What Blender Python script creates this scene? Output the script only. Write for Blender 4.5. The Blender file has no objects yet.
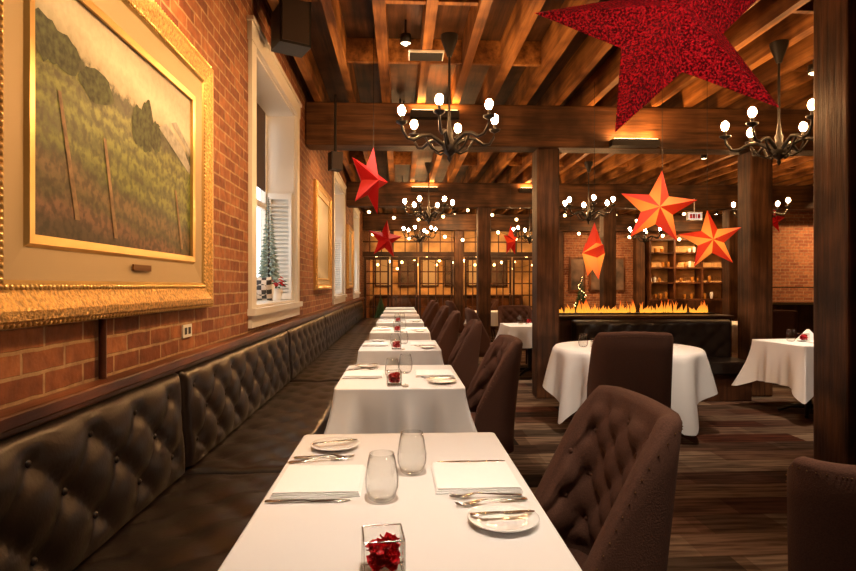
import bpy, math, random, bisect
from mathutils import Vector, Matrix
random.seed(7)
D=bpy.data; C=bpy.context
pi=math.pi
# ------------------------------------------------------------------ materials
MATS={}
def newmat(name):
    m=D.materials.new(name); m.use_nodes=True; MATS[name]=m
    nt=m.node_tree; b=nt.nodes['Principled BSDF']
    return m,nt,b
def simple(name,col,rough=.5,metal=0,spec=.5,emis=None,es=0,noise=0,nscale=20,bump=0,coat=0,sheen=0,bd=.01):
    m,nt,b=newmat(name)
    b.inputs['Base Color'].default_value=(*col,1); b.inputs['Roughness'].default_value=rough
    b.inputs['Metallic'].default_value=metal; b.inputs['Specular IOR Level'].default_value=spec
    b.inputs['Coat Weight'].default_value=coat; b.inputs['Sheen Weight'].default_value=sheen
    if emis: 
        b.inputs['Emission Color'].default_value=(*emis,1); b.inputs['Emission Strength'].default_value=es
    if noise or bump:
        tc=nt.nodes.new('ShaderNodeTexCoord'); n=nt.nodes.new('ShaderNodeTexNoise')
        n.inputs['Scale'].default_value=nscale; n.inputs['Detail'].default_value=4
        nt.links.new(tc.outputs['Object'],n.inputs['Vector'])
        if noise:
            r=nt.nodes.new('ShaderNodeValToRGB'); r.color_ramp.elements[0].position=.3; r.color_ramp.elements[1].position=.7
            r.color_ramp.elements[0].color=(*[c*(1-noise) for c in col],1); r.color_ramp.elements[1].color=(*[min(1,c*(1+noise)) for c in col],1)
            nt.links.new(n.outputs['Fac'],r.inputs['Fac']); nt.links.new(r.outputs['Color'],b.inputs['Base Color'])
        if bump:
            bp=nt.nodes.new('ShaderNodeBump'); bp.inputs['Strength'].default_value=bump; bp.inputs['Distance'].default_value=bd
            nt.links.new(n.outputs['Fac'],bp.inputs['Height']); nt.links.new(bp.outputs['Normal'],b.inputs['Normal'])
    return m
def wood(name,c1,c2,axis,rough=.55,bump=.4,sc=14):
    m,nt,b=newmat(name); b.inputs['Roughness'].default_value=rough
    b.inputs['Specular IOR Level'].default_value=.3
    tc=nt.nodes.new('ShaderNodeTexCoord'); mp=nt.nodes.new('ShaderNodeMapping')
    s=[sc,sc,sc]; s[axis]=sc*.06; mp.inputs['Scale'].default_value=s
    n=nt.nodes.new('ShaderNodeTexNoise'); n.inputs['Scale'].default_value=1; n.inputs['Detail'].default_value=7; n.inputs['Roughness'].default_value=.65
    n2=nt.nodes.new('ShaderNodeTexNoise'); n2.inputs['Scale'].default_value=2.2; n2.inputs['Detail'].default_value=2
    r=nt.nodes.new('ShaderNodeValToRGB'); r.color_ramp.elements[0].position=.32; r.color_ramp.elements[1].position=.68
    r.color_ramp.elements[0].color=(*c1,1); r.color_ramp.elements[1].color=(*c2,1)
    mx=nt.nodes.new('ShaderNodeMix'); mx.data_type='RGBA'; mx.blend_type='MULTIPLY'; mx.inputs[0].default_value=.85
    r2=nt.nodes.new('ShaderNodeValToRGB'); r2.color_ramp.elements[0].position=.38; r2.color_ramp.elements[1].position=.6
    r2.color_ramp.elements[0].color=(.22,.17,.15,1)
    L=nt.links.new
    L(tc.outputs['Object'],mp.inputs['Vector']); L(mp.outputs['Vector'],n.inputs['Vector']); L(tc.outputs['Object'],n2.inputs['Vector'])
    L(n.outputs['Fac'],r.inputs['Fac']); L(n2.outputs['Fac'],r2.inputs['Fac'])
    L(r.outputs['Color'],mx.inputs[6]); L(r2.outputs['Color'],mx.inputs[7]); L(mx.outputs[2],b.inputs['Base Color'])
    bp=nt.nodes.new('ShaderNodeBump'); bp.inputs['Strength'].default_value=bump; bp.inputs['Distance'].default_value=.01
    L(n.outputs['Fac'],bp.inputs['Height']); L(bp.outputs['Normal'],b.inputs['Normal'])
    return m
def brickmat(name,ax,c1,c2,mort):
    m,nt,b=newmat(name); b.inputs['Roughness'].default_value=.75
    L=nt.links.new
    tc=nt.nodes.new('ShaderNodeTexCoord'); sp=nt.nodes.new('ShaderNodeSeparateXYZ'); cb=nt.nodes.new('ShaderNodeCombineXYZ')
    L(tc.outputs['Object'],sp.inputs[0]); L(sp.outputs[ax],cb.inputs[0]); L(sp.outputs[2],cb.inputs[1])
    nz=nt.nodes.new('ShaderNodeTexNoise'); nz.inputs['Scale'].default_value=11; L(tc.outputs['Object'],nz.inputs['Vector'])
    va=nt.nodes.new('ShaderNodeVectorMath'); va.operation='MULTIPLY_ADD'; va.inputs[1].default_value=(.010,.010,0)
    L(nz.outputs['Color'],va.inputs[0]); L(cb.outputs[0],va.inputs[2])
    br=nt.nodes.new('ShaderNodeTexBrick'); br.inputs['Scale'].default_value=1; br.inputs['Brick Width'].default_value=.215; br.inputs['Row Height'].default_value=.072
    br.inputs['Mortar Size'].default_value=.0065; br.inputs['Mortar Smooth'].default_value=.15; br.inputs['Bias'].default_value=-.1
    br.inputs['Color1'].default_value=(*c1,1); br.inputs['Color2'].default_value=(*c2,1); br.inputs['Mortar'].default_value=(*mort,1)
    L(va.outputs[0],br.inputs['Vector'])
    n2=nt.nodes.new('ShaderNodeTexNoise'); n2.inputs['Scale'].default_value=18; n2.inputs['Detail'].default_value=6; L(tc.outputs['Object'],n2.inputs['Vector'])
    r=nt.nodes.new('ShaderNodeValToRGB'); r.color_ramp.elements[0].position=.3; r.color_ramp.elements[1].position=.7
    r.color_ramp.elements[0].color=(.5,.45,.45,1); r.color_ramp.elements[1].color=(1,1,1,1); L(n2.outputs['Fac'],r.inputs['Fac'])
    mx=nt.nodes.new('ShaderNodeMix'); mx.data_type='RGBA'; mx.blend_type='MULTIPLY'; mx.inputs[0].default_value=.9
    L(br.outputs['Color'],mx.inputs[6]); L(r.outputs['Color'],mx.inputs[7]); L(mx.outputs[2],b.inputs['Base Color'])
    ma=nt.nodes.new('ShaderNodeMath'); ma.operation='MULTIPLY_ADD'; ma.inputs[1].default_value=-1; L(br.outputs['Fac'],ma.inputs[0]); 
    m2=nt.nodes.new('ShaderNodeMath'); m2.operation='MULTIPLY'; m2.inputs[1].default_value=.5; L(n2.outputs['Fac'],m2.inputs[0]); L(m2.outputs[0],ma.inputs[2])
    bp=nt.nodes.new('ShaderNodeBump'); bp.inputs['Strength'].default_value=1; bp.inputs['Distance'].default_value=.015
    L(ma.outputs[0],bp.inputs['Height']); L(bp.outputs['Normal'],b.inputs['Normal'])
    return m
def thinglass(name,tint=(1,1,1),refl=.5,edge=None):
    m=D.materials.new(name); m.use_nodes=True; MATS[name]=m; nt=m.node_tree; nt.nodes.clear(); L=nt.links.new
    o=nt.nodes.new('ShaderNodeOutputMaterial'); mx=nt.nodes.new('ShaderNodeMixShader'); t=nt.nodes.new('ShaderNodeBsdfTransparent'); g=nt.nodes.new('ShaderNodeBsdfGlossy')
    t.inputs[0].default_value=(*tint,1); g.inputs['Roughness'].default_value=.02
    lw=nt.nodes.new('ShaderNodeLayerWeight'); lw.inputs[0].default_value=.35
    if edge:
        rp=nt.nodes.new('ShaderNodeValToRGB'); rp.color_ramp.elements[0].color=(*tint,1); rp.color_ramp.elements[0].position=.45; rp.color_ramp.elements[1].color=(*edge,1); rp.color_ramp.elements[1].position=.95
        L(lw.outputs['Facing'],rp.inputs[0]); L(rp.outputs[0],t.inputs[0])
    pw=nt.nodes.new('ShaderNodeMath'); pw.operation='POWER'; pw.inputs[1].default_value=2.2; L(lw.outputs['Facing'],pw.inputs[0])
    mm=nt.nodes.new('ShaderNodeMath'); mm.operation='MULTIPLY_ADD'; mm.inputs[1].default_value=refl; mm.inputs[2].default_value=.03
    L(pw.outputs[0],mm.inputs[0]); L(mm.outputs[0],mx.inputs[0]); L(t.outputs[0],mx.inputs[1]); L(g.outputs[0],mx.inputs[2]); L(mx.outputs[0],o.inputs[0])
    return m
def emit(name,col,s):
    m=D.materials.new(name); m.use_nodes=True; MATS[name]=m; nt=m.node_tree; nt.nodes.clear()
    o=nt.nodes.new('ShaderNodeOutputMaterial'); e=nt.nodes.new('ShaderNodeEmission'); e.inputs[0].default_value=(*col,1); e.inputs[1].default_value=s
    nt.links.new(e.outputs[0],o.inputs[0]); return m

brickmat('brick_yz',1,(.20,.052,.015),(.41,.145,.045),(.44,.27,.13))
brickmat('brick_xz',0,(.28,.085,.035),(.46,.18,.07),(.42,.28,.16))
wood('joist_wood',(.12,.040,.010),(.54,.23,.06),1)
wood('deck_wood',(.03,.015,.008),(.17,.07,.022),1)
wood('beam_wood',(.030,.012,.005),(.18,.075,.025),0,sc=18,bump=1)
wood('post_wood',(.030,.013,.006),(.17,.070,.026),2,sc=22,bump=1)
wood('dark_wood_x',(.03,.012,.006),(.09,.035,.015),0,rough=.35)
wood('dark_wood_z',(.03,.012,.006),(.10,.04,.018),2,rough=.35)
wood('rail_wood',(.10,.03,.012),(.22,.075,.03),1,rough=.3)
wood('muntin_wood',(.08,.028,.010),(.18,.065,.024),2,rough=.4)
simple('leather',(.009,.005,.0035),rough=.30,spec=.42,bump=.08,nscale=90)
simple('leather_button',(.012,.007,.005),rough=.3,spec=.4)
simple('chair_fabric',(.085,.038,.024),rough=.9,noise=.2,nscale=220,bump=.2,spec=.2)
simple('brass_nail',(.22,.11,.04),rough=.35,metal=1)
simple('chair_leg',(.02,.01,.006),rough=.4)
simple('cloth_white',(.76,.745,.73),rough=.85,bump=.06,nscale=8)
simple('napkin_white',(.92,.91,.90),rough=.9,bump=.08,nscale=60)
simple('porcelain',(.90,.89,.87),rough=.12,coat=.4)
simple('steel',(.50,.47,.44),rough=.16,metal=1)
simple('black_iron',(.018,.014,.011),rough=.45,metal=.4)
simple('white_paint',(.72,.69,.62),rough=.45)
simple('cream_wall',(.55,.42,.27),rough=.8)
simple('amber_wall',(.62,.35,.14),rough=.8,noise=.6,nscale=1.6)
simple('gold',(.66,.40,.13),rough=.38,metal=.7,bump=.9,nscale=70,noise=.45)
simple('gold_smooth',(.80,.54,.20),rough=.3,metal=.75)
simple('liner_cream',(.44,.33,.18),rough=.5,metal=.3)
simple('black_plastic',(.02,.02,.02),rough=.5)
simple('red_petal',(.60,.003,.010),rough=.5,noise=.5,nscale=60)
simple('wax',(.85,.75,.65),rough=.5)
simple('green_leaf',(.04,.10,.03),rough=.7,noise=.5,nscale=40)
simple('frost_leaf',(.30,.38,.33),rough=.7,noise=.4,nscale=40)
simple('pot_white',(.7,.7,.68),rough=.4)
simple('red_fabric',(.5,.015,.015),rough=.8)
simple('art_dark',(.10,.06,.04),rough=.6,noise=.8,nscale=3)
simple('amber_bottle',(.45,.18,.03),rough=.1,coat=.5)
simple('shade_dark',(.06,.04,.03),rough=.8)
thinglass('window_glass',refl=.3); thinglass('clear_glass',(.97,.975,.97),.7,(.45,.44,.42))
thinglass('door_glass',(.95,.9,.8),.3)
emit('bulb_glow',(1,.52,.20),280)
emit('downlight_glow',(1,.70,.40),18)
emit('string_glow',(1,.60,.24),18)
emit('exit_glow',(1,.80,.65),.8)
m,nt,b=newmat('plaid'); L=nt.links.new
tc=nt.nodes.new('ShaderNodeTexCoord'); ch=nt.nodes.new('ShaderNodeTexChecker'); ch.inputs['Scale'].default_value=24
ch.inputs[1].default_value=(.02,.02,.02,1); ch.inputs[2].default_value=(.55,.5,.45,1); L(tc.outputs['Object'],ch.inputs[0]); L(ch.outputs[0],b.inputs['Base Color'])
# painting
m,nt,b=newmat('painting_canvas'); L=nt.links.new; b.inputs['Roughness'].default_value=.45
tc=nt.nodes.new('ShaderNodeTexCoord'); sp=nt.nodes.new('ShaderNodeSeparateXYZ'); L(tc.outputs['Object'],sp.inputs[0])
n=nt.nodes.new('ShaderNodeTexNoise'); n.inputs['Scale'].default_value=7; n.inputs['Detail'].default_value=9; n.inputs['Roughness'].default_value=.72; L(tc.outputs['Object'],n.inputs['Vector'])
a=nt.nodes.new('ShaderNodeMath'); a.operation='MULTIPLY_ADD'; a.inputs[1].default_value=.18; L(n.outputs['Fac'],a.inputs[0]); L(sp.outputs[2],a.inputs[2])
a2=nt.nodes.new('ShaderNodeMath'); a2.operation='MULTIPLY_ADD'; a2.inputs[1].default_value=.12; L(sp.outputs[1],a2.inputs[0]); L(a.outputs[0],a2.inputs[2])
mr=nt.nodes.new('ShaderNodeMapRange'); mr.inputs[1].default_value=1.49+.09+.28; mr.inputs[2].default_value=2.29+.09+.28; L(a2.outputs[0],mr.inputs[0])
r=nt.nodes.new('ShaderNodeValToRGB'); e=r.color_ramp.elements
e[0].position=0; e[0].color=(.05,.035,.018,1); e[1].position=1; e[1].color=(.42,.37,.27,1)
for p,c in [(.07,(.17,.08,.045,1)),(.13,(.06,.055,.015,1)),(.20,(.16,.10,.04,1)),(.26,(.05,.06,.014,1)),(.33,(.17,.20,.035,1)),(.38,(.06,.075,.014,1)),(.45,(.19,.23,.04,1)),(.49,(.07,.085,.016,1)),(.55,(.21,.25,.05,1)),(.58,(.08,.09,.02,1)),(.63,(.20,.23,.05,1)),(.67,(.05,.06,.016,1)),(.72,(.035,.045,.015,1)),(.745,(.36,.32,.21,1)),(.86,(.60,.55,.41,1))]:
    x=e.new(p); x.color=c
L(mr.outputs[0],r.inputs['Fac'])
n3=nt.nodes.new('ShaderNodeTexNoise'); n3.inputs['Scale'].default_value=34; n3.inputs['Detail'].default_value=7; L(tc.outputs['Object'],n3.inputs['Vector'])
r3=nt.nodes.new('ShaderNodeValToRGB'); r3.color_ramp.elements[0].position=.40; r3.color_ramp.elements[0].color=(.32,.32,.25,1); r3.color_ramp.elements[1].position=.56; L(n3.outputs['Fac'],r3.inputs['Fac'])
mx=nt.nodes.new('ShaderNodeMix'); mx.data_type='RGBA'; mx.blend_type='MULTIPLY'; 
mf=nt.nodes.new('ShaderNodeMapRange'); mf.inputs[1].default_value=.71; mf.inputs[2].default_value=.76; mf.inputs[3].default_value=.9; mf.inputs[4].default_value=.12; L(mr.outputs[0],mf.inputs[0]); L(mf.outputs[0],mx.inputs[0])
L(r.outputs['Color'],mx.inputs[6]); L(r3.outputs['Color'],mx.inputs[7]); L(mx.outputs[2],b.inputs['Base Color'])
simple('paint_post',(.22,.14,.07),rough=.6,noise=.4,nscale=30); simple('paint_roof',(.33,.32,.27),rough=.6,noise=.3,nscale=30); simple('paint_tree',(.045,.058,.02),rough=.6,noise=.8,nscale=45)
# glitter star
m,nt,b=newmat('glitter_red'); L=nt.links.new
tc=nt.nodes.new('ShaderNodeTexCoord'); n=nt.nodes.new('ShaderNodeTexNoise'); n.inputs['Scale'].default_value=110; n.inputs['Detail'].default_value=3; L(tc.outputs['Object'],n.inputs['Vector'])
r=nt.nodes.new('ShaderNodeValToRGB'); r.color_ramp.elements[0].position=.42; r.color_ramp.elements[1].position=.66; r.color_ramp.elements[0].color=(.10,.0004,.002,1); r.color_ramp.elements[1].color=(.80,.008,.02,1)
L(n.outputs['Fac'],r.inputs['Fac']); L(r.outputs['Color'],b.inputs['Base Color']); b.inputs['Roughness'].default_value=.45; b.inputs['Metallic'].default_value=.25; b.inputs['Specular IOR Level'].default_value=.25
bp=nt.nodes.new('ShaderNodeBump'); bp.inputs['Strength'].default_value=1; bp.inputs['Distance'].default_value=.02; L(n.outputs['Fac'],bp.inputs['Height']); L(bp.outputs['Normal'],b.inputs['Normal'])
def paper(name,cin,cout,s,R):  # inner lamp's glow painted as emission, brighter toward the centre
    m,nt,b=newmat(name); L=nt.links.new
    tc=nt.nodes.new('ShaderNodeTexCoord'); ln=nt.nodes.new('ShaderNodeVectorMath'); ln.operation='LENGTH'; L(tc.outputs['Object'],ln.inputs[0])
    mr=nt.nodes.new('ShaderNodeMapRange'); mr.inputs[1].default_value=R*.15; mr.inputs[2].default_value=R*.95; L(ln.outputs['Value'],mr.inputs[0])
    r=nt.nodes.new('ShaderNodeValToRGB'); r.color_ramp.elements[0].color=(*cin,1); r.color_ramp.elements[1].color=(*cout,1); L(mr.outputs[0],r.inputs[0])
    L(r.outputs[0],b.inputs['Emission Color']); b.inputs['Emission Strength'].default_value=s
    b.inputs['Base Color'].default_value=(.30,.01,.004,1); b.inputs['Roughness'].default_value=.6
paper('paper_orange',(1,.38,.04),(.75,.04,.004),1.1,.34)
paper('paper_red',(.80,.04,.004),(.40,.004,.002),.85,.34)  # facets alternate between a brighter and a dimmer painted glow
simple('paper_dim_glow',(.36,.003,.003),rough=.6,spec=.2,emis=(.45,.004,.003),es=.14)  # stars without a lamp; faint red emission added to the paper
m,nt,b=newmat('flame'); L=nt.links.new; tc=nt.nodes.new('ShaderNodeTexCoord'); sp=nt.nodes.new('ShaderNodeSeparateXYZ'); L(tc.outputs['Object'],sp.inputs[0])
mr=nt.nodes.new('ShaderNodeMapRange'); mr.inputs[1].default_value=.98; mr.inputs[2].default_value=1.15; L(sp.outputs[2],mr.inputs[0])
r=nt.nodes.new('ShaderNodeValToRGB'); r.color_ramp.elements[0].color=(1,.40,.035,1); r.color_ramp.elements[1].color=(.75,.05,.002,1); L(mr.outputs[0],r.inputs[0])
L(r.outputs[0],b.inputs['Emission Color']); b.inputs['Emission Strength'].default_value=1.5; b.inputs['Base Color'].default_value=(0,0,0,1)
# carpet
m,nt,b=newmat('carpet'); L=nt.links.new; b.inputs['Roughness'].default_value=.95; b.inputs['Specular IOR Level'].default_value=.1
tc=nt.nodes.new('ShaderNodeTexCoord')
def cbrick(w,h,c1,c2,off,o=.37):
    mp=nt.nodes.new('ShaderNodeMapping'); mp.inputs['Location'].default_value=off; L(tc.outputs['Object'],mp.inputs[0])
    br=nt.nodes.new('ShaderNodeTexBrick'); br.inputs['Scale'].default_value=1; br.inputs['Brick Width'].default_value=w; br.inputs['Row Height'].default_value=h
    br.inputs['Mortar Size'].default_value=0; br.inputs['Color1'].default_value=(*c1,1); br.inputs['Color2'].default_value=(*c2,1); br.offset=o; L(mp.outputs[0],br.inputs[0]); return br
b1=cbrick(1.0,.25,(.010,.005,.003),(.17,.105,.060),(0,0,0)); b2=cbrick(1.5,.25,(0,0,0),(1,1,1),(.4,.0,0),.6); b3=cbrick(1.0,.25,(.085,.020,.008),(.28,.20,.13),(.5,.0,0))
mx=nt.nodes.new('ShaderNodeMix'); mx.data_type='RGBA'; L(b2.outputs[0],mx.inputs[0]); L(b1.outputs[0],mx.inputs[6]); L(b3.outputs[0],mx.inputs[7])
n=nt.nodes.new('ShaderNodeTexNoise'); n.inputs['Scale'].default_value=9; n.inputs['Detail'].default_value=5; mpn=nt.nodes.new('ShaderNodeMapping'); mpn.inputs['Scale'].default_value=(.3,3,1); L(tc.outputs['Object'],mpn.inputs[0]); L(mpn.outputs[0],n.inputs[0])
rr=nt.nodes.new('ShaderNodeValToRGB'); rr.color_ramp.elements[0].position=.38; rr.color_ramp.elements[0].color=(.3,.25,.22,1); rr.color_ramp.elements[1].position=.6; L(n.outputs['Fac'],rr.inputs[0])
m2=nt.nodes.new('ShaderNodeMix'); m2.data_type='RGBA'; m2.blend_type='MULTIPLY'; m2.inputs[0].default_value=.9; L(mx.outputs[2],m2.inputs[6]); L(rr.outputs[0],m2.inputs[7]); L(m2.outputs[2],b.inputs['Base Color'])

# ------------------------------------------------------------------ mesh builder
class B:
    def __init__(s): s.v=[];s.f=[];s.m=[];s.s=[];s.mats=[]
    def mi(s,n):
        if n not in s.mats: s.mats.append(n)
        return s.mats.index(n)
    def add(s,vs,fs,mat,smooth=False,M=None):
        o=len(s.v); k=s.mi(mat)
        for p in vs:
            p=Vector(p); s.v.append(M@p if M else p)
        for f in fs: s.f.append([i+o for i in f]); s.m.append(k); s.s.append(smooth)
    def box(s,x0,x1,y0,y1,z0,z1,mat,M=None):
        vs=[(x0,y0,z0),(x1,y0,z0),(x1,y1,z0),(x0,y1,z0),(x0,y0,z1),(x1,y0,z1),(x1,y1,z1),(x0,y1,z1)]
        s.add(vs,[(0,3,2,1),(4,5,6,7),(0,1,5,4),(1,2,6,5),(2,3,7,6),(3,0,4,7)],mat,False,M)
    def grid(s,P,mat,smooth=True,closeu=False,closev=False,M=None,flip=False):
        nu=len(P); nv=len(P[0]); vs=[p for r in P for p in r]; fs=[]
        for i in range(nu if closeu else nu-1):
            for j in range(nv if closev else nv-1):
                a=i*nv+j; b=((i+1)%nu)*nv+j; c=((i+1)%nu)*nv+(j+1)%nv; d=i*nv+(j+1)%nv
                fs.append((a,d,c,b) if flip else (a,b,c,d))
        s.add(vs,fs,mat,smooth,M)
    def lathe(s,prof,mat,c=(0,0,0),seg=20,smooth=True,M=None,cap=True):
        P=[[(c[0]+r*math.cos(2*pi*i/seg),c[1]+r*math.sin(2*pi*i/seg),c[2]+z) for i in range(seg)] for r,z in prof]
        s.grid(P,mat,smooth,closev=True,M=M,flip=True)
        if cap:
            if prof[0][0]>1e-4: s.add(P[0],[list(range(seg))[::-1]],mat,False,M)
            if prof[-1][0]>1e-4: s.add(P[-1],[list(range(seg))],mat,False,M)
    def cyl(s,p0,p1,r0,r1,mat,seg=12,smooth=True,M=None):
        s.tube([p0,p1],[r0,r1],mat,seg,smooth,M)
    def tube(s,path,rs,mat,seg=8,smooth=True,M=None):
        path=[Vector(p) for p in path]
        if not isinstance(rs,(list,tuple)): rs=[rs]*len(path)
        P=[]
        for i,p in enumerate(path):
            t=(path[min(i+1,len(path)-1)]-path[max(i-1,0)]).normalized()
            up=Vector((0,0,1)) if abs(t.z)<.95 else Vector((1,0,0))
            a=t.cross(up).normalized(); b=t.cross(a).normalized()
            P.append([p+(a*math.cos(2*pi*k/seg)+b*math.sin(2*pi*k/seg))*rs[i] for k in range(seg)])
        s.grid(P,mat,smooth,closev=True,M=M)
        s.add(P[0],[list(range(seg))],mat,False,M); s.add(P[-1],[list(range(seg))[::-1]],mat,False,M)
    def sph(s,c,r,mat,seg=10,rings=6,sc=(1,1,1),M=None):
        P=[]
        for i in range(rings+1):
            a=pi*i/rings
            P.append([(c[0]+sc[0]*r*math.sin(a)*math.cos(2*pi*k/seg),c[1]+sc[1]*r*math.sin(a)*math.sin(2*pi*k/seg),c[2]-sc[2]*r*math.cos(a)) for k in range(seg)])
        s.grid(P,mat,True,closev=True,M=M,flip=True)
    def mesh(s,name):
        me=D.meshes.new(name); me.from_pydata([tuple(p) for p in s.v],[],s.f)
        for n in s.mats: me.materials.append(MATS[n])
        me.polygons.foreach_set('material_index',s.m); me.polygons.foreach_set('use_smooth',s.s); me.update(); return me
    def obj(s,name,loc=(0,0,0),rz=0,bevel=0):
        o=D.objects.new(name,s.mesh(name)); C.collection.objects.link(o); o.location=loc; o.rotation_euler=(0,0,rz)
        if bevel:
            md=o.modifiers.new('bevel','BEVEL'); md.width=bevel; md.segments=2; md.limit_method='ANGLE'
        return o
def inst(o,loc,rz=0,sc=None,name=None):
    n=D.objects.new(name or o.name.split('.')[0],o.data); C.collection.objects.link(n); n.location=loc; n.rotation_euler=(0,0,rz)
    if sc: n.scale=sc
    return n

# ------------------------------------------------------------------ room shell
WX=-1.1; YF=17.0; XR=12.5; YW=17.2
b=B(); b.box(-1.45,XR,-4,21,-.1,0,'carpet'); b.obj('floor')
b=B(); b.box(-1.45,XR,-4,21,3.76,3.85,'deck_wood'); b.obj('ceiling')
wins=[(4.32,6.02,1.17,3.12),(9.45,11.15,1.17,3.12),(13.5,15.0,1.17,3.12)]
b=B(); y=-4
for (a,c,z0,z1) in wins:
    b.box(-1.45,WX,y,a,0,3.76,'brick_yz'); b.box(-1.45,WX,a,c,0,z0,'brick_yz'); b.box(-1.45,WX,a,c,z1,3.76,'brick_yz'); y=c
b.box(-1.45,WX,y,21,0,3.76,'brick_yz'); b.obj('wall_left')
b=B(); b.box(-1.45,XR,-4.1,-4,0,3.76,'cream_wall'); b.obj('wall_rear')
b=B(); b.box(XR,XR+.1,-4,21,0,3.76,'cream_wall'); b.obj('wall_right')
b=B(); b.box(-1.45,XR,21,21.1,0,3.76,'amber_wall'); b.obj('wall_back_room')
b=B(); b.box(8.4,XR,12.5,12.7,0,3.76,'brick_xz'); b.obj('wall_brick_return')
b=B(); b.box(5.0,XR,YW,YW+.2,0,3.76,'brick_xz'); b.obj('wall_far')
b=B(); x=-.95
while x<XR:
    w=.035+random.random()*.014
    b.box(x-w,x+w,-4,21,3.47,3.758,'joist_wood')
    for yy in (.6,3.1,4.4,5.6,8.6,10.3,13.8,15.5):
        if random.random()<.5: b.box(x+w,x+.36,yy-.025,yy+.025,3.52,3.75,'joist_wood')
    x+=.40+random.uniform(-.03,.03)
b.obj('ceiling_joists')
for i,yy in enumerate([1.7,6.8,11.9,17.0]):
    b=B(); b.box(WX+.003,XR-.01,yy-.15,yy+.15,2.97,3.468,'beam_wood'); b.obj('ceiling_beam',bevel=.02)
for (x,yy,w,zt) in [(1.75,6.8,.135,2.968),(4.35,6.8,.14,2.968),(7.05,6.8,.14,2.968),(1.75,11.9,.135,2.968),(4.4,11.9,.135,2.968),(7.1,11.9,.135,2.968),(9.7,6.8,.14,2.968),(1.75,17,.135,2.968),(4.75,17,.135,2.968),(7.25,17,.135,2.968),(3.24,3.94,.17,3.468)]:
    b=B(); b.box(-w,w,-w,w,0,zt-.002,'post_wood'); b.obj('timber_post',(x,yy,0.001),bevel=.02)
b=B(); b.box(WX+.002,WX+.075,-3.9,16.8,.955,1.0,'rail_wood'); b.box(WX+.002,WX+.05,-3.9,16.8,.93,.955,'rail_wood'); b.obj('trim_1',bevel=.008)
b=B(); b.box(-.16,.16,-.10,.10,0,.02,'white_paint')
for k in range(8): b.box(-.15,.15,-.088+.0235*k,-.078+.0235*k,-.006,0,'black_plastic')
b.obj('ceiling_vent_grille',(.24,5.25,3.448))
# windows
for i,(a,c,z0,z1) in enumerate(wins):
    b=B(); t=.13; e=.002
    b.box(WX+e,WX+.03,a-t,a,z0-.02,z1+t,'white_paint'); b.box(WX+e,WX+.03,c,c+t,z0-.02,z1+t,'white_paint'); b.box(WX+e,WX+.035,a-t-.02,c+t+.02,z1,z1+t,'white_paint')
    b.box(WX+e,WX+.05,a-t-.04,c+t+.04,z1+t,z1+t+.03,'white_paint')
    b.box(WX+e,WX+.06,a-t-.02,c+t+.02,z0-.05,z0,'white_paint'); b.box(WX+e,WX+.03,a-t,c+t,z0-.14,z0-.05,'white_paint')
    b.box(-1.44,WX+e,a+e,a+.02,z0+e,z1-e,'white_paint'); b.box(-1.44,WX+e,c-.02,c-e,z0+e,z1-e,'white_paint'); b.box(-1.44,WX+e,a+.02,c-.02,z1-.02,z1-e,'white_paint'); b.box(-1.44,WX+e,a+.02,c-.02,z0+e,z0+.02,'white_paint')
    mz=(z0+z1)/2
    for (p,q,r_,s_) in [(a+.02,a+.08,z0+.02,z1-.02),(c-.08,c-.02,z0+.02,z1-.02),(a+.08,c-.08,z0+.02,z0+.09),(a+.08,c-.08,z1-.09,z1-.02),(a+.08,c-.08,mz-.03,mz+.03),((a+c)/2-.02,(a+c)/2+.02,z0+.09,z1-.09)]:
        b.box(-1.42,-1.38,p,q,r_,s_,'white_paint')
    b.box(-1.402,-1.398,a+.05,c-.05,z0+.05,z1-.05,'window_glass')
    b.box(-1.372,-1.365,a+.05,c-.15,z0+1.12,z1-.03,'shade_dark')
    for ys in (a+.03,c-.07):
        zt=z0+1.12
        b.box(-1.36,-1.33,ys,ys+.035,z0+.03,zt,'white_paint'); b.box(-1.15,-1.12,ys,ys+.035,z0+.03,zt,'white_paint'); b.box(-1.33,-1.15,ys,ys+.035,z0+.03,z0+.09,'white_paint'); b.box(-1.33,-1.15,ys,ys+.035,zt-.06,zt,'white_paint')
        z=z0+.12
        while z<zt-.08:
            M=Matrix.Translation((-1.24,ys+.0175,z))@Matrix.Rotation(.6,4,'X'); b.box(-.09,.09,-.02,.02,-.003,.003,'white_paint',M); z+=.042
    b.obj('window_%d'%(i+1))
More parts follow.
